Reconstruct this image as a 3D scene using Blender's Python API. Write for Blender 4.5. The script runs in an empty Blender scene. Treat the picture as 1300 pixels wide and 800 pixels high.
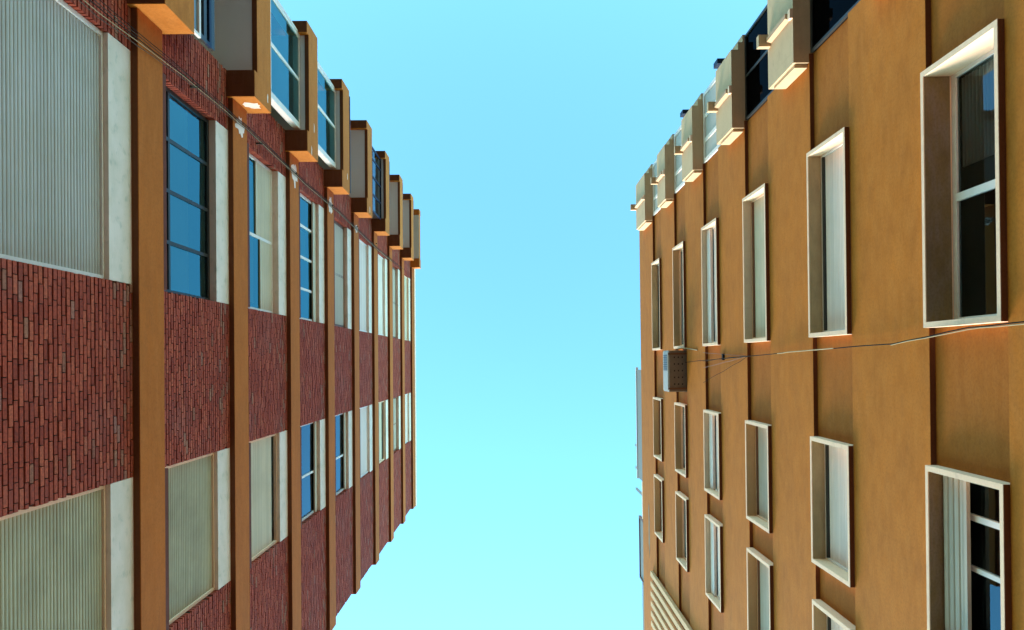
import bpy, math, random
R = random.Random(11)
C = bpy.context.scene.collection
sc = bpy.context.scene
CAM_H = 1.6                      # camera height; the tables below are heights above the camera
F_PX, CX, CY = 720.0, 650.0, 459.5   # focal length and zenith point in 1300x800 pixels

# ------------------------------------------------------------------ helpers
class MB:
    """collects simple solids; s = outward direction of the facade along local x"""
    def __init__(self, s=1):
        self.s = s; self.v = []; self.f = []; self.t = []
    def box(self, d0, d1, y0, y1, z0, z1, tint=0.5):
        x0, x1 = sorted((self.s*d0, self.s*d1)); n = len(self.v)
        z0 += CAM_H; z1 += CAM_H
        self.v += [(x0,y0,z0),(x1,y0,z0),(x1,y1,z0),(x0,y1,z0),(x0,y0,z1),(x1,y0,z1),(x1,y1,z1),(x0,y1,z1)]
        self.f += [(n,n+3,n+2,n+1),(n+4,n+5,n+6,n+7),(n,n+1,n+5,n+4),(n+1,n+2,n+6,n+5),(n+2,n+3,n+7,n+6),(n+3,n,n+4,n+7)]
        self.t += [tint]*6
        return self
    def quad(self, pts, tint=0.5):
        n = len(self.v); self.v += [(self.s*p[0], p[1], p[2]+CAM_H) for p in pts]
        self.f.append((n,n+1,n+2,n+3)); self.t.append(tint)
    def prism(self, poly, z0, z1, tint=0.5):
        """poly: (d, y) outline extruded in z"""
        n = len(self.v); m = len(poly)
        for z in (z0, z1):
            self.v += [(self.s*d, y, z+CAM_H) for d, y in poly]
        for i in range(m):
            j = (i+1) % m
            self.f.append((n+i, n+j, n+m+j, n+m+i)); self.t.append(tint)
        self.f.append(tuple(range(n, n+m))); self.f.append(tuple(range(n+m, n+2*m))); self.t += [tint]*2
        return self
    def blob(self, at, rad, n, seed, axis='d', thick=.004):
        """thin ragged patch lying on a face: axis 'd' lies on the facade, 'y' on an end face"""
        q = random.Random(seed); ring_ = []
        for i in range(n):
            a = 2*math.pi*i/n; k = q.uniform(.55,1.1)
            ring_.append((math.cos(a)*rad[0]*k, math.sin(a)*rad[1]*k))
        m = len(self.v)
        for e in (0, thick):
            for u, w_ in ring_:
                p = (at[0]+e, at[1]+u, at[2]+w_) if axis == 'd' else (at[0]+u, at[1]+e, at[2]+w_)
                self.v.append((self.s*p[0], p[1], p[2]+CAM_H))
        for i in range(n):
            j = (i+1) % n
            self.f.append((m+i, m+j, m+n+j, m+n+i)); self.t.append(.5)
        self.f.append(tuple(range(m, m+n))); self.f.append(tuple(range(m+n, m+2*n))); self.t += [.5,.5]
        return self
    def slats(self, d, y0, y1, z0, z1, pitch, bulge):
        """a roller blind: bulged slats stacked in z, each a run along y"""
        k = max(1, round((z1-z0)/pitch)); p = (z1-z0)/k
        for i in range(k):
            za = z0+i*p; o = R.uniform(-.0015,.0015); t = R.random()
            prof = [(0,0),(bulge*.75,.14),(bulge,.45),(bulge*.8,.8),(.1*bulge,.93),(0,1)]
            for (a, b), (c, e) in zip(prof, prof[1:]):
                self.quad([(d+a+o,y0,za+b*p),(d+a+o,y1,za+b*p),(d+c+o,y1,za+e*p),(d+c+o,y0,za+e*p)], t)
        self.box(d-.02, d-.004, y0, y1, z0, z1)
        return self
    def tube(self, pts, r, n=6):
        """pts in (d, y, z)"""
        from mathutils import Vector
        P = [Vector((self.s*p[0], p[1], p[2]+CAM_H)) for p in pts]; base = len(self.v)
        for i, p in enumerate(P):
            t = (P[min(i+1,len(P)-1)]-P[max(i-1,0)]).normalized()
            a = t.orthogonal().normalized() if i == 0 else (a - t*a.dot(t)).normalized()
            b = t.cross(a)
            for k in range(n):
                q = 2*math.pi*k/n
                self.v.append(tuple(p + a*math.cos(q)*r + b*math.sin(q)*r))
        for i in range(len(P)-1):
            for k in range(n):
                self.f.append((base+i*n+k, base+i*n+(k+1)%n, base+(i+1)*n+(k+1)%n, base+(i+1)*n+k)); self.t.append(.5)
        self.f.append(tuple(base+k for k in range(n))); self.f.append(tuple(base+(len(P)-1)*n+k for k in range(n))); self.t += [.5,.5]
        return self
    def build(self, name, m, parent=None, tint=False, label=None):
        me = bpy.data.meshes.new(name); me.from_pydata(self.v, [], self.f)
        import bmesh
        bm = bmesh.new(); bm.from_mesh(me); bmesh.ops.recalc_face_normals(bm, faces=bm.faces); bm.normal_update()
        if len(bm.faces) == 1:                       # a bare pane faces the street
            bm.faces.ensure_lookup_table()
            if bm.faces[0].normal.x*self.s < 0: bm.faces[0].normal_flip()
        bm.to_mesh(me); bm.free()
        if tint:
            a = me.attributes.new('tint', 'FLOAT', 'FACE'); a.data.foreach_set('value', self.t)
        me.materials.append(m)
        o = bpy.data.objects.new(name, me); C.objects.link(o)
        if parent: o.parent = parent
        if label: o['label'] = label
        return o

def thing(name, label, cat, loc=(0,0,0), rz=0.0, group=None):
    o = bpy.data.objects.new(name, None); C.objects.link(o)
    o.location = loc; o.rotation_euler = (0,0,rz); o['label'] = label; o['category'] = cat
    o.empty_display_size = .3
    if group: o['group'] = group
    return o
def tag(o, label, cat):
    o['label'] = label; o['category'] = cat; return o

# ------------------------------------------------------------------ materials
class NT:
    def __init__(self, name):
        self.m = bpy.data.materials.new(name); self.m.use_nodes = True
        self.n = self.m.node_tree.nodes; self.l = self.m.node_tree.links
        self.p = self.n['Principled BSDF']
        self.co = self.n.new('ShaderNodeTexCoord').outputs['Object']
    def map(self, scale, src=None):
        k = self.n.new('ShaderNodeMapping'); k.inputs['Scale'].default_value = scale
        self.l.new(src or self.co, k.inputs[0]); return k.outputs[0]
    def noise(self, scale, stretch=(1,1,1), detail=4, rough=.55):
        k = self.n.new('ShaderNodeTexNoise'); k.inputs['Scale'].default_value = scale
        k.inputs['Detail'].default_value = detail; k.inputs['Roughness'].default_value = rough
        self.l.new(self.map(stretch), k.inputs['Vector']); return k.outputs['Fac']
    def ramp(self, fac, stops):
        k = self.n.new('ShaderNodeValToRGB'); e = k.color_ramp.elements
        while len(e) < len(stops): e.new(.5)
        for q, (pos, c) in zip(e, stops):
            q.position = pos; q.color = (c,c,c,1) if isinstance(c, (int,float)) else (*c,1)
        self.l.new(fac, k.inputs[0]); return k.outputs[0]
    def mix(self, fac, a, b, mode='MIX'):
        k = self.n.new('ShaderNodeMix'); k.data_type = 'RGBA'; k.blend_type = mode; k.clamp_factor = True
        for i, q in ((0,fac),(6,a),(7,b)):
            if isinstance(q, (int,float)): k.inputs[i].default_value = q
            elif isinstance(q, tuple): k.inputs[i].default_value = (*q,1)
            else: self.l.new(q, k.inputs[i])
        return k.outputs[2]
    def attr(self, name):
        k = self.n.new('ShaderNodeAttribute'); k.attribute_name = name; return k.outputs['Fac']
    def bump(self, h, strength, dist=.01):
        k = self.n.new('ShaderNodeBump'); k.inputs['Strength'].default_value = strength; k.inputs['Distance'].default_value = dist
        self.l.new(h, k.inputs['Height']); self.l.new(k.outputs[0], self.p.inputs['Normal'])
    def done(self, col, rough=.8, spec=.3, metal=0.0, ior=None):
        if isinstance(col, tuple): self.p.inputs['Base Color'].default_value = (*col,1)
        else: self.l.new(col, self.p.inputs['Base Color'])
        if isinstance(rough, (int,float)): self.p.inputs['Roughness'].default_value = rough
        else: self.l.new(rough, self.p.inputs['Roughness'])
        self.p.inputs['Specular IOR Level'].default_value = spec
        self.p.inputs['Metallic'].default_value = metal
        if ior: self.p.inputs['IOR'].default_value = ior
        return self.m

def scl(c, k): return tuple(min(1, x*k) for x in c)

def render_paint(name, base, stretch, mott=.16, peel=None, streak=.1):
    """painted render: cloudy patches, brush-wise streaks, fine grain, optional peeled spots"""
    t = NT(name)
    n1 = t.noise(1.7, stretch, 6, .62); n2 = t.noise(9.0, (1,stretch[1]*.45,1), 5, .65); n3 = t.noise(34, (1,.7,1), 5, .75)
    c = t.mix(t.ramp(n1, [(.30,0.0),(.70,1.0)]), scl(base,1-mott), scl(base,1+mott))
    c = t.mix(t.ramp(n2, [(.40,0.0),(.70,.75)]), c, (scl((base[0],base[1]*1.12,base[2]*2.0), 1.04+streak) if base[2] < .1 else scl(base,1.05)))
    dirt = t.noise(4.5, (1,stretch[1]*.5,1), 6, .72)
    c = t.mix(t.ramp(dirt, [(.53,0.0),(.72,.42)]), c, scl((base[0],base[1]*.94,base[2]),.62))
    rain = t.noise(3.2, (1,3.0,.12), 4, .6)                        # run-down marks
    c = t.mix(t.ramp(rain, [(.58,0.0),(.75,.20)]), c, scl((base[0],base[1]*1.02,base[2]*(1.6 if base[2] < .1 else .9)),.68))
    vo = t.n.new('ShaderNodeTexVoronoi'); vo.feature = 'DISTANCE_TO_EDGE'; vo.inputs['Scale'].default_value = .75
    wp = t.n.new('ShaderNodeVectorMath'); wp.operation = 'MULTIPLY_ADD'; wp.inputs[1].default_value = (.35,.35,.35)
    wn = t.n.new('ShaderNodeTexNoise'); wn.inputs['Scale'].default_value = 2.5; wn.inputs['Detail'].default_value = 5
    t.l.new(t.co, wn.inputs['Vector']); t.l.new(wn.outputs['Color'], wp.inputs[0]); t.l.new(t.co, wp.inputs[2]); t.l.new(wp.outputs[0], vo.inputs['Vector'])
    gate = t.ramp(t.noise(.6), [(.62,0.0),(.70,.35)])
    ck = t.mix(1.0, t.ramp(vo.outputs['Distance'], [(.0015,1.0),(.005,0.0)]), gate, 'MULTIPLY')
    c = t.mix(ck, c, scl(base,.4))                                 # hairline cracks
    c = t.mix(t.ramp(n3, [(.30,.45 if base[2] < .1 else .15),(.55,0.0)]), c, scl(base,.55))
    if peel:
        pn = t.noise(peel[0], (1,1.0,.8), 5, .55)
        c = t.mix(t.ramp(pn, [(peel[1],0.0),(peel[1]+.015,1.0)]), c, (.62,.58,.5))
    t.bump(n3, .45, .005)
    return t.done(c, .85, .25)

ORANGE = (.445,.111,.0085)
M = {}
M['orange'] = render_paint('orange band paint', ORANGE, (1,.35,1), .12)
M['orange_bay'] = render_paint('orange balcony paint', (.50,.145,.014), (1,.5,1), .1, peel=(1.1,.735))
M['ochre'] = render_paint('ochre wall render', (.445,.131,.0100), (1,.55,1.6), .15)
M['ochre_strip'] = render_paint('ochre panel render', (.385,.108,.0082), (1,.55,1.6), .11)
M['cream'] = render_paint('cream frame paint', (.86,.57,.385), (1,.6,1), .05)
M['cream_bay'] = render_paint('cream balcony paint', (.57,.385,.225), (1,.6,1), .08)
M['brown_sill'] = render_paint('oxblood sill tile', (.13,.035,.018), (1,1,1), .15)
M['brown_shade'] = render_paint('dark brown underside shade', (.15,.045,.012), (1,.5,1), .12)  # colour of the underside strips, with their deep shade painted in
t = NT('white lintel plaster')
n1 = t.noise(1.6, (1,.7,1.4), 6, .65); n2 = t.noise(9, (1,.5,1), 5, .6); n3 = t.noise(70)
c = t.mix(t.ramp(n1, [(.4,0.0),(.7,.7)]), (.86,.67,.57), (.64,.50,.37))
c = t.mix(t.ramp(n2, [(.56,0.0),(.75,.5)]), c, (.36,.34,.26)); t.bump(n3, .2, .003)
M['white_wall'] = t.done(c, .85, .25)
M['liner_brown'] = render_paint('brown head lining', (.25,.15,.065), (1,.5,1), .12)
M['liner_grey'] = render_paint('stained grey head lining', (.42,.31,.17), (1,.5,1), .3)
M['liner_tan'] = render_paint('tan head lining', (.50,.32,.16), (1,.5,1), .12)
M['liner_pale'] = render_paint('pale head lining', (.60,.50,.37), (1,.5,1), .1)
t = NT('grey soffit plaster')
n1 = t.noise(1.4, (1,.6,1), 5, .6)
M['soffit'] = t.done(t.mix(n1, (.70,.66,.65), (.80,.76,.74)), .85, .2)
t = NT('cream soffit plaster')
M['soffit_cream'] = t.done(t.mix(t.noise(2), (.6,.55,.45), (.7,.65,.55)), .85, .2)
# bricks: every brick carries its own tint value
t = NT('red facing brick')
a = t.attr('tint'); n2 = t.noise(26, (1,1,1), 5, .65); n3 = t.noise(.8, (1,1,1), 4)
c = t.ramp(a, [(0.0,(.31,.043,.020)),(.3,(.40,.060,.027)),(.62,(.47,.076,.035)),(.80,(.53,.105,.048)),(.86,(.31,.085,.045)),(.93,(.42,.16,.09)),(1.0,(.40,.14,.10))])
c = t.mix(t.ramp(n2, [(.35,.55),(.62,0.0)]), c, (.07,.022,.018))
c = t.mix(t.ramp(n3, [(.5,0.0),(.8,.3)]), c, (.26,.14,.12))
t.bump(n2, .5, .006); M['brick'] = t.done(c, .85, .25)
t = NT('dark recessed mortar')
M['mortar'] = t.done(t.mix(t.noise(14,(1,1,1),5), (.016,.012,.008), (.05,.037,.024)), .95, .1)

def shutter_mat(name, base, dirtc, amt=.5):
    t = NT(name); a = t.attr('tint')
    n1 = t.noise(.9, (1,1,1.2), 6, .65); n2 = t.noise(7, (1,.12,3), 5, .6)
    c = t.mix(a, scl(base,.92), scl(base,1.05))
    c = t.mix(t.ramp(n1, [(.42,0.0),(.74,amt)]), c, dirtc)
    c = t.mix(t.ramp(n2, [(.55,0.0),(.8,.35)]), c, scl(dirtc,.8))
    return t.done(c, .55, .35)
M['sh_grey'] = shutter_mat('grey roller blind', (.48,.41,.36), (.33,.27,.17))
M['sh_beige'] = shutter_mat('beige roller blind', (.45,.38,.24), (.28,.23,.14), .7)
M['sh_cream'] = shutter_mat('cream roller blind', (.68,.56,.40), (.48,.39,.26), .5)
M['sh_white'] = shutter_mat('white roller blind', (.86,.68,.58), (.66,.52,.42), .4)
M['sh_tan'] = shutter_mat('tan roller blind', (.52,.42,.32), (.38,.31,.24), .4)
def simple(name, col, rough, spec=.4, metal=0.0, var=.12, sc_=8):
    t = NT(name); n = t.noise(sc_, (1,1,1), 4)
    return t.done(t.mix(n, scl(col,1-var), scl(col,1+var)), rough, spec, metal)
M['white_metal'] = simple('white aluminium', (.80,.69,.62), .45)
M['grey_metal'] = simple('grey aluminium', (.26,.24,.21), .6, .2)
M['dark_metal'] = simple('dark anodised frame', (.028,.028,.026), .4)
M['blue_metal'] = simple('dark blue metal', (.008,.014,.04), .5, .25)
M['brown_frame'] = simple('brown wood frame', (.17,.075,.035), .55)
M['black_gap'] = simple('black rubber', (.01,.01,.01), .8)
M['room'] = simple('dark room wall', (.05,.045,.04), .9)
M['cable_black'] = simple('black cable', (.018,.015,.012), .9, .1)
M['cable_dark'] = simple('dark grey cable', (.06,.05,.04), .9, .1)
M['cable_cream'] = simple('cream cable', (.36,.27,.16), .9, .1)
M['tan_fin'] = render_paint('tan fin paint', (.66,.41,.22), (1,.6,1), .06)
M['sky_blue'] = simple('reflected sky blue', (.05,.13,.24), .8)  # stands in for sky reflected in the panes
M['rib'] = simple('terracotta rib', (.50,.30,.17), .7)
M['ac_white'] = simple('weathered appliance enamel', (.46,.41,.34), .45, var=.18)
M['ac_under'] = simple('stained steel tray', (.20,.16,.12), .6, var=.3)
def glass_mat(name, ior, tint, refl, wob=.03):
    """thin pane: Fresnel mirror over a see-through tinted sheet"""
    t = NT(name); n, l = t.n, t.l
    fr = n.new('ShaderNodeFresnel'); fr.inputs['IOR'].default_value = ior
    tr = n.new('ShaderNodeBsdfTransparent'); tr.inputs[0].default_value = (*tint,1)
    gl = n.new('ShaderNodeBsdfGlossy'); gl.inputs['Roughness'].default_value = .012; gl.inputs['Color'].default_value = (*refl,1)
    bp = n.new('ShaderNodeBump'); bp.inputs['Strength'].default_value = wob; bp.inputs['Distance'].default_value = .05
    l.new(t.noise(.7,(1,1,1),2), bp.inputs['Height']); l.new(bp.outputs[0], gl.inputs['Normal']); l.new(bp.outputs[0], fr.inputs['Normal'])
    mx = n.new('ShaderNodeMixShader'); l.new(fr.outputs[0], mx.inputs[0]); l.new(tr.outputs[0], mx.inputs[1]); l.new(gl.outputs[0], mx.inputs[2])
    l.new(mx.outputs[0], n['Material Output'].inputs['Surface']); n.remove(t.p)
    return t.m
M['glass'] = glass_mat('window glass', 1.9, (.62,.74,.78), (.60,.88,1.0))
M['glass_blue'] = glass_mat('blue coated window glass', 2.6, (.42,.80,.98), (.38,.92,1.0))
M['glass_dim'] = glass_mat('dusty dark glass', 1.12, (.10,.10,.11), (.25,.28,.32))
t = NT('clouded window glass')
M['panel_grey'] = simple('pale grey infill panel', (.46,.42,.37), .6, .25)
M['glass_pale'] = t.done((.12,.14,.14), .06, .5, 0.0, 1.8)
t = NT('asphalt'); n = t.noise(40,(1,1,1),6); n1 = t.noise(.5)
M['asphalt'] = t.done(t.mix(n1, t.mix(n,(.04,.04,.04),(.06,.06,.058)), (.07,.07,.066)), .9, .2)
t = NT('concrete paving'); n = t.noise(6,(1,1,1),6)
M['paving'] = t.done(t.mix(n,(.07,.066,.06),(.10,.093,.085)), .9, .2)
t = NT('dry earth'); n = t.noise(.3,(1,1,1),6)
M['earth'] = t.done(t.mix(n,(.09,.08,.06),(.14,.12,.09)), .95, .1)
t = NT('roof gravel'); M['roof'] = t.done(t.mix(t.noise(30),(.22,.2,.18),(.36,.33,.3)), .95, .1)
t = NT('side wall render'); n = t.noise(1.2,(1,1,.6),6,.6)
M['side_wall'] = t.done(t.mix(n,(.42,.30,.16),(.52,.40,.24)), .9, .2)

# ------------------------------------------------------------------ ground
def sheet(name, x0, x1, y0, y1, z0, z1, m):
    mb = MB(); mb.box(x0,x1,y0,y1,z0-CAM_H,z1-CAM_H); o = mb.build(name, m); o['kind'] = 'structure'; return o
sheet('ground', -900,900,-900,900,-.3,-.02, M['earth'])
sheet('road', -3.6,3.6,-300,300,-.15,0.0, M['asphalt'])
for a, b in ((-5.75,-3.6),(3.6,5.5)):
    sheet('pavement', a, b, -300, 300, -.15, .13, M['paving'])

# ------------------------------------------------------------------ window helper
def ring(mb, d0, d1, y0, y1, z0, z1, wy, wz):
    mb.box(d0,d1,y0,y0+wy,z0,z1); mb.box(d0,d1,y1-wy,y1,z0,z1)
    mb.box(d0,d1,y0+wy,y1-wy,z0,z0+wz); mb.box(d0,d1,y0+wy,y1-wy,z1-wz,z1)
    return mb

def sash_window(root, s, y0, y1, z0, z1, d, fm, mull=(), trans=(), glass='glass', w=.045, room=True, name='window', label=None):
    """a glazed frame with mullions (y values) and transoms (z values); returns the frame part"""
    fb = ring(MB(s), d-.05, d, y0, y1, z0, z1, w, w)
    for q in mull: fb.box(d-.048, d-.004, q-w*.5, q+w*.5, z0+w, z1-w)
    ys = [y0+w] + [v for q in sorted(mull) for v in (q-w*.5, q+w*.5)] + [y1-w]
    for q in trans:
        for a, b in zip(ys[0::2], ys[1::2]): fb.box(d-.046, d-.008, a, b, q-w*.4, q+w*.4)
    fr = fb.build(name, M[fm], root, label=label)
    for a, b in zip(ys[0::2], ys[1::2]):        # one pane per bay of the sash, each a touch out of true
        e = R.uniform(-.004,.004); g = R.uniform(-.003,.003)
        pb = MB(s); pb.quad([(d-.03+e,a,z0+w),(d-.03-e,b,z0+w),(d-.03-e+g,b,z1-w),(d-.03+e+g,a,z1-w)])
        pb.build('pane', M[glass], fr)
    return fr
def blind(parent, s, y0, y1, z0, z1, d, m, pitch=.055, bulge=.013, label=None):
    mb = MB(s).slats(d, y0, y1, z0, z1, pitch, bulge)
    mb.box(d-.01, d+bulge*1.3, y0, y1, z0-.045, z0-.002)          # bottom bar
    return mb.build('shutter', M[m], parent, tint=True, label=label)

# ================================================================== LEFT BUILDING (red brick)
DL = 5.887
LB = thing('apartment_building', 'tall red brick apartment building with orange floor bands, roller blinds and jutting orange balconies', 'building', (-DL,0,0), -.006)
BT = lambda n: 9.43 + 3.02*n if n >= 0 else 9.43+3.25*n     # band top
BB = lambda n: BT(n) - .62
Y_END0, Y_LOG, YA0, YA1, YB0, YB1, Y_END1 = -8.95, -6.06, -4.83, -1.20, 1.785, 4.56, 8.46
WD = -.09      # window plane

w = MB(1)
w.box(-11, -.26, Y_LOG, Y_END1-.02, -1.6, 33.3)
w.box(-11, -1.35, Y_END0+.02, Y_LOG, -1.6, 33.3)
w.build('wall', M['side_wall'], LB)
g = MB(1); g.box(-.26, 0, Y_LOG, Y_END1, -1.6, BB(-2)); g.build('ground_floor_wall', M['ochre'], LB)
r = MB(1); r.box(-11.05, -.05, Y_END0, Y_END1, 33.3, 33.5); r.build('roof', M['roof'], LB)
cp = MB(1); cp.box(-.06, .13, Y_LOG+.02, Y_END1+.12, BT(8), BT(8)+.40); cp.build('coping', M['cream'], LB)

for n in range(-2, 9):
    b = MB(1)
    b.box(-.255, .10+R.uniform(-.006,.006), -5.52, Y_END1+.10, BB(n), BT(n))
    b.box(-.255, .0, Y_LOG+.005, -5.52, BB(n), BT(n))
    fb = b.build('floor_band', M['orange'], LB)
    MB(1).box(.003, .092, -5.515, Y_END1+.092, BB(n)-.006, BB(n)-.0005).build('shade_strip', M['brown_shade'], fb)  # added dark strip: painted shade under the band

def brick_panel(k, y0, y1):
    z0, z1 = BT(k-1), BB(k)
    mo = MB(1); mo.box(-.25, -.022, y0+.018, y1-.018, z0, z1)
    pnl = mo.build('brick_panel', M['mortar'], LB)
    br = MB(1); rows = round((z1-z0)/.0735); h = (z1-z0)/rows; L = .252
    for i in range(rows):
        y = y0 - (L*.5 if i % 2 else 0.0) + R.uniform(-.035,.035)
        za = z0+i*h+R.uniform(-.0015,.0015)
        while y < y1:
            ln = L + R.uniform(-.012,.012)
            a, b = max(y, y0), min(y+ln-.014, y1)
            if b-a > .03:
                q = R.random()
                top = (i > rows-7) and R.random() < .22          # pale salts below the band
                tn = R.uniform(.84,1.0) if (top or q > .975) else R.uniform(0,.82)
                f = R.uniform(-.005,.005)
                br.box(-.2, f, a, b, za+.0105+R.uniform(-.002,.002), za+h-.0100+R.uniform(-.002,.002), tn)
            y += ln
    br.build('brick_course', M['brick'], pnl, tint=True)
for k in range(-1, 9):
    brick_panel(k, Y_LOG, YA0); brick_panel(k, YA1, YB0); brick_panel(k, YB1, Y_END1)

def left_window(k, y0, y1, kind):
    z0, z1 = BT(k-1), BB(k)
    zl = z1 - .50                                   # lintel underside
    d = WD
    yy0, yy1 = y0+.004, y1-.004
    zb = z0+.13
    fm = {'dark4':'dark_metal','blind_gap':'black_gap','bars':'white_metal','dark_half':'dark_metal','brown':'brown_frame'}.get(kind, 'white_metal')
    if kind == 'dark4':
        n = 4; q = [y0+(y1-y0)*i/n for i in range(1,n)]
        fr = sash_window(LB, 1, yy0, yy1, zb, zl, d-.05, fm, q, (z0+.585,), w=.065, glass='glass_blue')
        MB(1).box(-.235,-.225, y0+.12, y1-.1, z0+.3, zl-.60).build('curtain', M['sh_white'], fr)
        MB(1).box(-.243,-.2365, y0+.05, y1-.05, z0+.3, zl-.12).build('sky_tint_sheet', M['sky_blue'], fr)  # added blue sheet, paints the deep blue sky reflection into the panes
    elif kind == 'half':
        fr = sash_window(LB, 1, yy0, yy1, zb, zl, d-.06, fm, (y0+(y1-y0)*.51,), w=.07, glass='glass_blue')
        MB(1).box(-.238,-.228, y0+.2, y1-.2, z0+.2, zl-.9).build('curtain', M['sh_white'], fr)
        mid = y0+(y1-y0)*.51
        blind(fr, 1, y0+.07, mid-.04, zb+(zl-zb)*.50, zl-.01, d-.075, 'sh_cream', label='cream blind half lowered')
        blind(fr, 1, mid+.04, y1-.07, zb+(zl-zb)*.62, zl-.01, d-.075, 'sh_cream', label='cream blind half lowered')
    elif kind == 'bars':
        q = [y0+(y1-y0)*i/4 for i in range(1,4)]
        fr = sash_window(LB, 1, yy0, yy1, zb, zl, d-.04, 'white_metal', q, w=.07, glass='glass_blue')
        MB(1).box(-.238,-.228, q[0]+.1, q[1]-.1, z0+.2, zl-.5).build('curtain', M['sh_cream'], fr)
        MB(1).box(d-.04,d-.0,y0+.01,y1-.01,zl-.28,zl-.05).build('shutter_box', M['sh_cream'], fr)
    elif kind == 'dark_half':
        q = (y0+(y1-y0)*.55,)
        fr = sash_window(LB, 1, yy0, yy1, zb, zl, d-.04, 'white_metal', q, w=.06)
        MB(1).box(-.238,-.228, q[0]+.2, y1-.2, z0+.2, zl-1.0).build('curtain', M['sh_white'], fr)
        MB(1).box(d-.04,d-.0,y0+.01,y1-.01,zl-.22,zl-.05).build('shutter_box', M['sh_cream'], fr)
    elif kind == 'brown':
        fr = sash_window(LB, 1, yy0, yy1, zb, zl, d-.04, 'brown_frame', (y0+(y1-y0)*.5,), w=.09)
        blind(fr, 1, y0+.1, y1-.1, zb+.3, zl-.05, d-.055, 'sh_tan')
    else:
        m, gap = kind
        fr = ring(MB(1), d-.06, d+.012, yy0, yy1, zb-.02, zl-.004, .06, .03).build('window', M['white_metal' if m in ('sh_white','sh_grey') else 'cream'], LB)
        MB(1).box(d-.12, d-.07, yy0, yy1, zb, zl).build('pane', M['glass'], fr)
        blind(fr, 1, y0+.064, y1-.064, zb+.05, zl-.035-gap, d-.03, m)
    fr['label'] = {'dark4':'dark framed window with four blue panes','half':'white framed window with half lowered cream blinds','bars':'white framed window with narrow blue panes','dark_half':'white framed two pane window with a boxed blind','brown':'brown framed window with a tan blind'}.get(kind) or 'window closed by a %s roller blind' % {'sh_grey':'grey','sh_beige':'beige','sh_cream':'cream','sh_white':'white'}[kind[0]]
    MB(1).box(-.258, -.245, yy0, yy1, z0, zl).build('room_wall', M['room'], fr)
    li = MB(1); li.box(-.25, -.006, yy0, yy1, zl, z1-.002); li.build('lintel', M['white_wall'], fr)
    MB(1).box(-.2, .088, yy0, yy1, z0-.002, z0+.12).build('sill', M['brown_sill'], fr)

upper = {-1:('sh_grey',0), 0:('sh_grey',0), 1:'dark4', 2:'half', 3:'bars', 4:'brown', 5:('sh_white',0), 6:('sh_white',.05), 7:'brown', 8:('sh_cream',.0)}
lower = {-1:('sh_beige',0), 0:('sh_beige',0), 1:('sh_beige',.0), 2:('sh_cream',.22), 3:'dark_half', 4:'dark_half', 5:('sh_white',0), 6:('sh_cream',.4), 7:'brown', 8:('sh_white',0)}
for k in range(-1, 9):
    left_window(k, YA0, YA1, upper[k]); left_window(k, YB0, YB1, lower[k])

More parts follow.
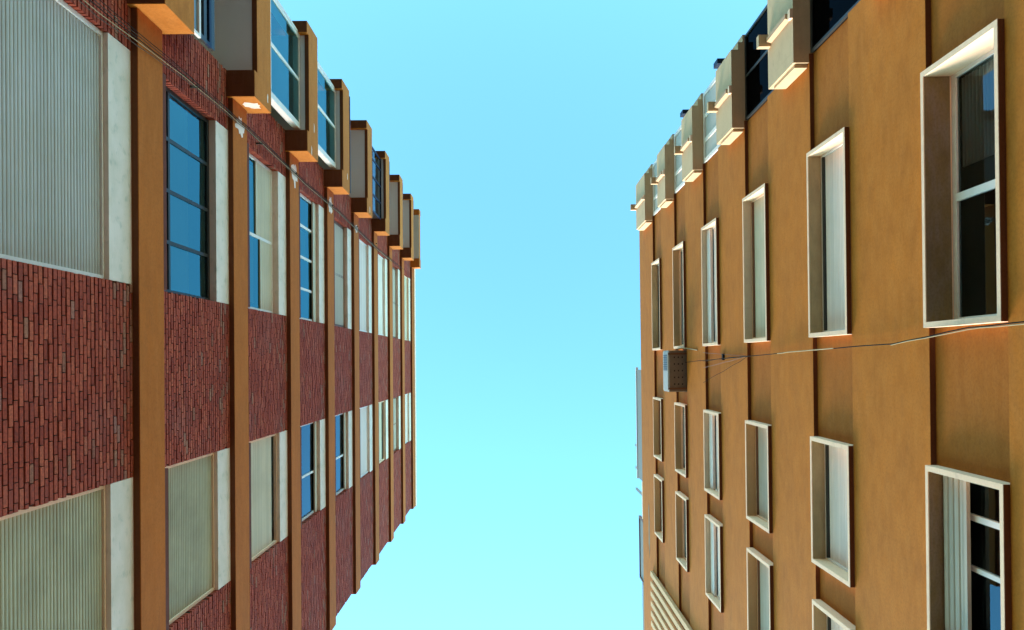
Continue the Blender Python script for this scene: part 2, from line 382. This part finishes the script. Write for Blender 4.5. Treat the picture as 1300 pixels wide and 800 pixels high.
# balconies
BZ = lambda j: 8.72 + 3.04*j
PF = .587; BY0, BY1 = -8.90, -5.50
def balcony(j, kind):
    z = BZ(j)
    b = MB(1)
    for a, c in ((BY1-.55, BY1), (BY0, BY0+.3)):               # end brackets that carry the slab
        b.box(.0, PF, a, c, z, z+.80)
    b.box(PF-.11, PF-.002, BY0+.3, BY1-.55, z+.13, z+.80)       # front parapet
    bal = b.build('balcony', M['orange_bay'], LB)
    for a, c in ((BY1-.55, BY1), (BY0, BY0+.3)):
        MB(1).box(.003, PF-.012, a+.006, c-.012, z-.006, z-.0005).build('shade_strip', M['brown_shade'], bal)  # bracket undersides, shade put into the brown colour
    MB(1).box(PF-.108, PF-.012, BY0+.302, BY1-.552, z+.124, z+.1295).build('shade_strip', M['brown_shade'], bal)  # same painted shade along the parapet's lower edge
    MB(1).box(-1.35, PF-.112, BY0+.3, BY1-.552, z+.15, z+.30).build('soffit', M['soffit'], bal)
    zt, zn = z+.80, BZ(j+1)+.15
    if kind == 'white':
        fr = sash_window(LB, 1, BY0+.33, -6.2, z+.9, zn-.01, PF-.24, 'white_metal', (-7.4,), (), w=.07, name='balcony_window', glass='glass_blue', label='white framed glazing enclosing a balcony')
        MB(1).box(PF-.40, PF-.235, -6.198, -6.12, z+.9, zn-.01).build('end_post', M['white_metal'], fr)
        MB(1).box(PF-.55, PF-.235, BY0+.25, BY0+.325, z+.9, zn-.01).build('end_post', M['white_metal'], fr)
        MB(1).box(PF-.09, PF-.03, BY0+.1, BY1-.3, zt, zt+.09).build('handrail', M['white_metal'], bal)
        MB(1).box(PF-.16, PF-.10, BY0+.1, BY1-.55, zt, zt+.16).build('track', M['blue_metal'], bal)
        MB(1).box(-.5, -.45, BY0+.3, Y_LOG-.01, z+.3, zn).build('curtain', M['sh_cream'], bal)
    elif kind == 'sash':
        fr = None
        for i, (dd, mm, zz) in enumerate(((PF-.05,'white_metal',.30),(PF-.09,'dark_metal',.56),(PF-.13,'blue_metal',.80),(PF-.17,'dark_metal',.98))):
            f = sash_window(LB, 1, BY0+.2, BY1-.10-.05*i, zt-.02, zt+zz, dd, mm, (-7.3,), w=(.05,.09,.07,.12)[i], name='balcony_screen', glass='glass_pale' if i == 0 else 'glass')
    elif kind == 'dark':
        sash_window(LB, 1, BY0+.33, -6.0, zt, zn-.01, PF-.2, 'blue_metal', (-8.1,-7.4,-6.7), (zt+.9,), w=.06, name='balcony_window', label='dark blue framed glazing enclosing a balcony')
        MB(1).box(PF-.09, PF-.03, BY0+.1, BY1-.1, zt, zt+.06).build('handrail', M['dark_metal'], bal)
    else:
        MB(1).box(PF-.09, PF-.03, BY0+.1, BY1-.1, zt+.16, zt+.22).build('handrail', M['blue_metal'], bal)
        ra = MB(1)
        for i in range(9): ra.box(PF-.075, PF-.045, BY0+.2+i*.37, BY0+.23+i*.37, zt, zt+.16)
        ra.build('baluster', M['dark_metal'], bal)
    bk = MB(1); bk.box(-1.34, -1.30, BY0+.2, Y_LOG-.02, z+.3, zn-.2); bk.build('back_wall', M['sh_tan'], bal)
for j, kind in zip(range(-1, 8), ['open','sash','white','white','open','dark','open','open','open']):
    balcony(j, kind)
# flaked paint on the sunny ends of the brackets
for j, dd, hh, ra, rb_ in ((1,.36,.40,.21,.17),):
    MB(1).blob((dd, BY1+.001, BZ(j)+hh), (ra, rb_), 18, 40+j, 'y').build('bare_plaster_patch', M['white_wall'], LB)
for j, yy_, hh in ((1,-5.75,.62),(2,-6.3,.5),(2,-5.62,.3),(3,-6.0,.55),(4,-5.7,.4)):
    MB(1).blob((PF-.001, yy_, BZ(j)+hh), (.13, .03), 16, 60+j, 'd').build('bare_plaster_patch', M['white_wall'], LB)
# roof slab over the balconies
b = MB(1); z = BZ(8)
for a, c in ((BY1-.5, BY1), (BY0, BY0+.3)): b.box(.0, PF-.06, a, c, z, z+.5)
b.box(-.05, PF-.08, BY0+.3, BY1-.5, z+.06, z+.5)
bal = b.build('balcony_roof', M['orange_bay'], LB)
MB(1).box(-.04, PF-.10, BY0+.34, BY1-.54, z+.03, z+.058).build('soffit', M['soffit_cream'], bal)
MB(1).box(-1.36, -.02, Y_END0, Y_END0+.16, -1.6, 33.3).build('end_wall', M['orange'], LB)
p = MB(1); p.box(-11, -.3, Y_END0+.02, Y_LOG, 33.3, 33.6); p.build('roof_edge', M['orange'], LB)

# ================================================================== RIGHT BUILDING (ochre render)
DR = 5.71
RB = thing('apartment_building', 'ochre rendered apartment building with rows of deep cream window frames and cream balconies', 'building', (DR,0,0), -.0125)
ZT = lambda n: 7.76 + 3.0*n        # underside of spandrel = top of window strip
ZB = lambda n: 6.52 + 3.0*n
RY0, RY1 = -5.85, 16.0
TOP = 25.1
w = MB(-1)
w.box(-12, -.47, RY0+.01, RY1-.01, -1.6, TOP-.15)
w.box(-12, -.12, -7.95, RY0+.01, -1.6, TOP-.15)
w.build('wall', M['side_wall'], RB)
MB(-1).box(-12.05, -.2, -7.95, RY1, TOP-.15, TOP).build('roof', M['roof'], RB)
MB(-1).box(-.22, 0, RY0, RY1, -1.6, ZB(-1)).build('ground_floor_wall', M['ochre'], RB)
for n in range(-1, 6):
    top = ZB(n+1) if n < 5 else TOP
    sp = MB(-1).box(-.47, R.uniform(-.004,.004), RY0, RY1, ZT(n), top).build('spandrel', M['ochre'], RB)
    MB(-1).box(-.079, -.006, RY0+.004, RY1, ZT(n)-.004, ZT(n)-.0005).build('shade_strip', M['brown_shade'], sp)  # thin added strip, painted as the shaded underside of the spandrel
WIN = [(-3.95,-.465),(1.41,3.79),(4.50,6.87)]
for n in range(-1, 6):
    ed = [RY0] + [v for a, b in WIN for v in (a, b)] + [RY1]
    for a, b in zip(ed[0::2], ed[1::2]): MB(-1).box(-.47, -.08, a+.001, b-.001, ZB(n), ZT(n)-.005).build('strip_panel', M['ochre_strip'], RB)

def right_window(n, a, b, kind):
    z0, z1 = ZB(n)+.005, ZT(n)-.005
    fr = ring(MB(-1), -.40, .08, a, b, z0, z1, .075, .05).build('window', M['cream'], RB)
    fr['label'] = {'glass':'cream framed window with two dark panes','ajar':'cream framed window with its blind partly lowered','mixed':'cream framed window with white sash and boxed blind','dim':'cream framed window with dull grey glass'}.get(kind) or 'cream framed window closed by a %s blind' % {'sh_cream':'cream','sh_tan':'tan','sh_white':'white'}.get(kind)
    MB(-1).box(-.468, -.44, a, b, z0, z1).build('back_panel', M['room'], fr)
    MB(-1).box(.003, .074, a+.004, b-.004, z0-.006, z0-.0005).build('shade_strip', M['brown_shade'], fr)  # added strip darkening the frame's underside like shade
    y0, y1, zz0, zz1 = a+.078, b-.078, z0+.053, z1-.053
    d = {'glass':-.30,'ajar':-.15,'sh_white':-.18,'sh_cream':-.13,'sh_tan':-.16,'mixed':-.12,'dim':-.15}[kind]
    lm = {'glass':'liner_brown','ajar':'liner_brown','sh_white':'liner_grey','sh_tan':'liner_tan','dim':'liner_tan'}.get(kind, 'liner_pale')
    MB(-1).box(d+.022, .066, a+.079, b-.079, z1-.057, z1-.0505).build('soffit_board', M[lm], fr)
    if kind == 'glass':
        ring(MB(-1), d-.05, d, y0, y1, zz0, zz1, .05, .07).box(d-.05, d+.01, (y0+y1)/2-.05, (y0+y1)/2+.05, zz0+.07, zz1-.07).build('sash', M['white_metal'], fr)
        for p0, p1 in ((y0+.05,(y0+y1)/2-.05),((y0+y1)/2+.05,y1-.05)):
            e = R.uniform(-.003,.003); pb = MB(-1)
            pb.quad([(d-.03+e,p0,zz0+.07),(d-.03-e,p1,zz0+.07),(d-.03-e,p1,zz1-.07),(d-.03+e,p0,zz1-.07)]); pb.build('pane', M['glass'], fr)
        MB(-1).slats(-.41, y0+.06, y0+1.25, zz0+.5, zz1-.05, .06, .02).build('inner_blind', M['sh_white'], fr, tint=True)
    elif kind == 'ajar':
        blind(fr, -1, y0+.02, y1-.02, zz1-.40, zz1-.02, d+.03, 'sh_tan', .085, .03, label='pale roller blind lowered part way')
        ring(MB(-1), d-.10, d-.05, y0, y1, zz0, zz1, .05, .05).box(d-.10,d-.04,y0+.48,y0+.56,zz0+.05,zz1-.05).box(d-.10,d-.04,y0+1.15,y0+1.21,zz0+.05,zz1-.05).build('sash', M['white_metal'], fr)
        pb = MB(-1); pb.quad([(d-.075,y0+.05,zz0+.05),(d-.075,y1-.05,zz0+.05),(d-.075,y1-.05,zz1-.05),(d-.075,y0+.05,zz1-.05)]); pb.build('pane', M['glass'], fr)
    elif kind == 'mixed':
        ring(MB(-1), d-.05, d, y0, y1, zz0, zz1, .05, .06).build('sash', M['white_metal'], fr)
        MB(-1).box(d-.06, d-.03, y0+.05, y1-.05, zz0+.06, zz1-.06).build('pane', M['glass'], fr)
        blind(fr, -1, y0+.06, y1-.06, zz0+.12, zz1-.40, d-.02, 'sh_white')
        MB(-1).box(d-.02, d+.06, y0+.02, y1-.02, zz1-.30, zz1-.01).build('shutter_box', M['white_metal'], fr)
    elif kind == 'dim':
        ring(MB(-1), d-.05, d, y0, y1, zz0, zz1, .05, .06).build('sash', M['cream'], fr)
        MB(-1).box(d-.06, d-.03, y0+.05, y1-.05, zz0+.06, zz1-.06).build('pane', M['glass_pale'], fr)
    else:
        ring(MB(-1), d-.04, d+.02, y0, y1, zz0, zz1, .04, .05).build('sash', M['white_metal' if kind == 'sh_white' else 'cream'], fr)
        MB(-1).box(d-.045, d+.028, y0+.04, y1-.04, zz1-.085, zz1-.052).build('seal', M['dark_metal' if kind == 'sh_white' else 'brown_frame'], fr)
        blind(fr, -1, y0+.045, y1-.045, zz0+.10, zz1-.09, d-.02, kind, .05, .009)
rows = [ {-1:'sh_white',0:'glass',1:'sh_white',2:'sh_cream',3:'mixed',4:'dim',5:'sh_white'},
         {-1:'sh_white',0:'ajar',1:'sh_white',2:'sh_tan',3:'mixed',4:'dim',5:'sh_tan'},
         {-1:'sh_white',0:'sh_white',1:'sh_white',2:'sh_tan',3:'mixed',4:'dim',5:'sh_tan'} ]
for (a, b), kinds in zip(WIN, rows):
    for n in range(-1, 6): right_window(n, a, b, kinds[n])

# cream balconies at the end of the ochre wall
QF = .30; QY1 = -5.68
def cream_balcony(j, glaze, rail):
    z = 10.76 + 3.0*j; h = 1.05 if j < 4 else 1.60
    poly = [(-.118,-7.94),(.02,-7.94),(.02,-7.76),(.13,-7.76),(.13,-7.58),(QF,-7.58),(QF,QY1),(-.118 if QY1 < RY0 else .005,QY1),(.005,RY0-.002),(-.118,RY0-.002)]
    poly = [(-.118,-7.94),(.02,-7.94),(.02,-7.76),(.13,-7.76),(.13,-7.58),(QF,-7.58),(QF,QY1),(.006,QY1),(.006,RY0-.004),(-.118,RY0-.004)]
    b = MB(-1).prism(poly, z, z+h)
    bal = b.build('balcony', M['cream_bay'], RB)
    MB(-1).box(.008, QF-.05, QY1+.002, QY1+.07, z+.06, z+h-.15).build('end_panel', M['cream_bay'], bal)
    yc = -6.62
    rb = MB(-1)
    rb.prism([(QF+.002,yc-.07),(QF+.10,yc-.045),(QF+.10,yc+.045),(QF+.002,yc+.07)], z+.10, z+h-.14)
    rb.build('rib', M['rib'], bal)
    bk = MB(-1).box(QF+.002, QF+.25, yc-.12, yc+.12, z+h-.135, z+h-.03)
    MB(-1).box(QF+.002, QF+.06, yc-.09, yc+.09, z+.0, z+.098).build('rib_foot', M['cream'], bal)
    bk.build('spout', M['cream_bay'], bal)
    zt, zn = z+h, z+3.0
    if j == 4: return
    MB(-1).box(-.118, -.10, -7.92, RY0-.012, z+.2, z+3.0-.01).build('room_wall', M['room'], bal)
    if glaze == 'dark':
        sash_window(RB, -1, -7.9, RY0-.01, zt-.3, zn-.01, -.02, 'dark_metal', (-6.9,), w=.05, name='balcony_window', glass='glass_dim', label='dark framed balcony window')
    else:
        f = sash_window(RB, -1, -7.9, RY0-.01, zt-.3, zn-.01, -.02, 'white_metal', (-7.2,-6.5), w=.11, name='balcony_window', glass='panel_grey', label='pale grey framed balcony window')
    if rail:
        MB(-1).box(QF-.10, QF-.05, -7.55, QY1-.05, zt+.03, zt+.10).build('handrail', M['blue_metal'], bal)
        MB(-1).box(.0, QF-.05, -7.93, -7.80, zt+.0, zt+.28).build('side_screen', M['blue_metal'], bal)
for j, gl, ra in ((-2,'dark',0),(-1,'dark',0),(0,'dark',0),(1,'pale',1),(2,'pale',1),(3,'pale',0),(4,'pale',0)):
    cream_balcony(j, gl, ra)

# cream vertical fins near the far end
y = 8.62
for i in range(12):
    MB(-1).box(.002, .11, y, y+.2, 6.6, 23.4).build('louvre_fin', M['tan_fin'], RB)
    y += .41
MB(-1).prism([(.0015,7.55),(.004,7.55),(.004,7.64),(.0015,7.66)], 22.6, 22.7)
# grey weathered streak in the render below the roof
st = MB(-1)
st.blob((.006, 7.1, 23.95), (1.2, .10), 40, 4)
yy = 99
while yy < 8.3:
    l = R.uniform(.06,.22); zc = 23.85+R.uniform(-.1,.12)
    st.box(.001, .006, yy, yy+l, zc, zc+R.uniform(.08,.22)); yy += l*.9+R.uniform(.0,.06)
st.build('bare_plaster_streak', simple('bare plaster', (.25,.20,.14), .9, var=.3), RB)

# ------------------------------------------------------------------ things fixed to the right building
def world_root(D, rz): return (D, 0, 0), rz
def rb_place(o): o.location = (DR,0,0); o.rotation_euler = (0,0,-.0125); return o
def lb_place(o): o.location = (-DL,0,0); o.rotation_euler = (0,0,-.006); return o

ac = thing('air_conditioner', 'weathered white air conditioner unit on brackets high on the ochre wall', 'air conditioner', (DR,0,0), -.0125)
az, a0, a1 = 18.62, -.38, .98
cs = MB(-1).box(-.04, .56, a0, a1, az+.012, az+.66).box(.56, .585, a0+.05, a1-.05, az+.05, az+.62).build('casing', M['ac_white'], ac)
MB(-1).box(-.03, .54, a0+.02, a1-.02, az-.006, az+.010).build('base_tray', M['ac_under'], cs)
hb = MB(-1)
for i in range(5):
    for k in range(3): hb.box(.1+.13*k, .14+.13*k, a0+.2+.22*i, a0+.25+.22*i, az-.009, az-.0065)
hb.build('drain_hole', M['black_gap'], cs)
gr = MB(-1)
for i in range(9): gr.box(.586, .60, a0+.15+.06*i, a0+.17+.06*i, az+.12, az+.55)
gr.build('fan_grille', M['dark_metal'], cs)
for q in (a0+.08, a1-.14):
    MB(-1).box(-.078, .60, q, q+.06, az-.055, az-.012).box(-.078, -.03, q, q+.06, az-.45, az-.055).build('bracket', M['brown_frame'], ac)
MB(-1).tube([(.3,a0+.02,az+.1),(.3,a0-.05,az+.1),(.15,a0-.07,az-.02),(.02,a0-.05,az-.3),(.01,a0+.02,az-1.2)], .018).build('pipe', M['cable_cream'], ac)

def wave(pts, n, amp, seed):
    r = random.Random(seed); out = []
    for (p, q) in zip(pts, pts[1:]):
        for i in range(n):
            t = i/n; out.append(tuple(p[k]+(q[k]-p[k])*t + (r.uniform(-amp,amp) if k == 1 else 0) for k in range(3)))
    out.append(pts[-1]); return out
pts = [(.10,-.42,5.0),(.11,-.44,6.2),(.10,-.42,6.95),(.07,-.27,8.4),(.06,-.20,11.5),(.05,-.10,14.9),(.03,-.03,17.3),(.02,.02,18.6)]
cb = thing('cable', 'twisted black and cream cable running up the ochre wall to the air conditioner', 'cable', (DR,0,0), -.0125)
MB(-1).tube(wave(pts,4,.006,1), .0095).build('black_strand', M['cable_black'], cb)
MB(-1).tube([(p[0]+.025,p[1]+.02,p[2]) for p in wave(pts[:4],4,.010,2)], .007).build('cream_strand', M['cable_cream'], cb)
MB(-1).tube([(p[0]+.02,p[1]+.012,p[2]) for p in wave([(.08,-.25,9.9),(.075,-.22,11.2),(.07,-.19,12.0)],4,.004,3)], .010).build('cream_strand', M['cable_cream'], cb)
for i, q in enumerate((-.28,-.02,.18,.62)):
    MB(-1).tube(wave([(.04,-.14,13.6),(.03,(q-.14)/2,15.2),(.02,q,16.9)],3,.012,i+5), .006).build('thin_wire', M['cable_black'] if i % 2 else M['brown_frame'], cb)
MB(-1).box(.002,.05,-.22,-.05,15.22,15.30).build('clip', M['black_gap'], cb)

cb = thing('cable_bundle', 'bundle of grey cables hanging down the brick wall beside the orange balconies', 'cables', (-DL,0,0), -.006)
for i in range(5):
    o = -.05+.035*i
    pts = [(.15,-5.0+o*1.9,6.0),(.14,-4.98+o*1.9,7.9),(.135,-5.08+o,10.0),(.13,-5.12+o*.7,12.4),(.13,-5.02+o*.8,15.9),(.13,-5.03+o*.7,19.0),(.12,-4.88+o*.8,24.4),(.12,-4.9+o,31.0-i*1.2)]
    MB(1).tube(wave(pts,5,.012,20+i), .006 if i != 2 else .008, 5).build('cable_strand', M[('cable_black','cable_dark','cable_black','cable_cream','cable_dark')[i]], cb)
for z in (10.4,13.1,15.2,18.3,21.2,24.2):
    MB(1).box(.002, .15, -5.07, -5.03, z, z+.02).build('clip', M['cable_dark'], cb)

# pale repair patches on the bands behind the cables
for n in range(1, 5):
    mb = MB(1); mb.blob((.103+.004*(n>4), -5.05+.02*n, BB(n)+.30), ((.10,.22,.34,.30,.2,.2)[n], .22), 22, n)
    mb.build('plaster_patch', M['white_wall'], LB)

sr = thing('roof_screen', 'grey metal screen with short posts along the roof edge of the ochre building', 'screen', (DR,0,0), -.0125)
MB(-1).box(-.06, -.01, .35, 5.3, TOP+.02, TOP+.95).build('metal_sheet', M['grey_metal'], sr)
MB(-1).box(-.08, .02, .25, 5.35, TOP+.95, TOP+1.05).build('top_rail', M['white_metal'], sr)
for q in (3.85,4.9,5.9): MB(-1).box(-.1,-.03,q,q+.1,TOP,TOP+1.55).build('post', M['grey_metal'], sr)
MB(-1).box(-.06,-.02,5.35,7.0,TOP+.02,TOP+.25).build('kerb', M['cream'], sr)
sr2 = thing('roof_window', 'dark framed boxed roof light standing on the roof edge of the ochre building', 'skylight', (DR,0,0), -.0125)
f = ring(MB(-1), -.12, -.02, 7.05, 9.9, TOP+.01, TOP+.95, .09, .09).build('frame', M['brown_frame'], sr2)
MB(-1).box(-.09,-.06,7.14,9.81,TOP+.1,TOP+.86).build('pane', M['grey_metal'], sr2)
MB(-1).box(-.09,-.03,9.95,12.6,TOP+.01,TOP+.45).build('side_sheet', M['grey_metal'], sr2)

# ------------------------------------------------------------------ light, sky, camera
ELEV, AZ = math.radians(28), math.radians(5)      # AZ from +y towards -x
W = bpy.data.worlds.new('World'); sc.world = W; W.use_nodes = True
n = W.node_tree.nodes; l = W.node_tree.links
sky = n.new('ShaderNodeTexSky'); sky.sky_type = 'NISHITA'; sky.sun_disc = False
sky.sun_elevation = ELEV; sky.sun_rotation = -AZ; sky.air_density = 1.0; sky.dust_density = 0.0; sky.ozone_density = 1.0
mx = n.new('ShaderNodeMix'); mx.data_type = 'RGBA'; mx.blend_type = 'MULTIPLY'; mx.inputs[0].default_value = 1
l.new(sky.outputs[0], mx.inputs[6]); mx.inputs[7].default_value = (.67,1.17,1.12,1)
bg = n['Background']; l.new(mx.outputs[2], bg.inputs[0]); bg.inputs[1].default_value = .15
sd = bpy.data.lights.new('sun', 'SUN'); sd.energy = 2.4; sd.angle = math.radians(26); sd.color = (1,.93,.82)
so = bpy.data.objects.new('sun', sd); C.objects.link(so); so.rotation_euler = (-(math.pi/2-ELEV),0,AZ); so.location = (0,20,40)
cd = bpy.data.cameras.new('camera'); co = bpy.data.objects.new('camera', cd); C.objects.link(co)
co.location = (0,0,CAM_H); co.rotation_euler = (math.pi,0,0)
cd.sensor_width = 36; cd.lens = F_PX/1300*36; cd.shift_y = (CY-400)/1300; cd.clip_start = .1; cd.clip_end = 3000
sc.camera = co
sc.render.resolution_x = 1024; sc.render.resolution_y = 630
vs = sc.view_settings; vs.view_transform = 'Standard'; vs.look = 'None'; vs.exposure = 2.2; vs.gamma = 1
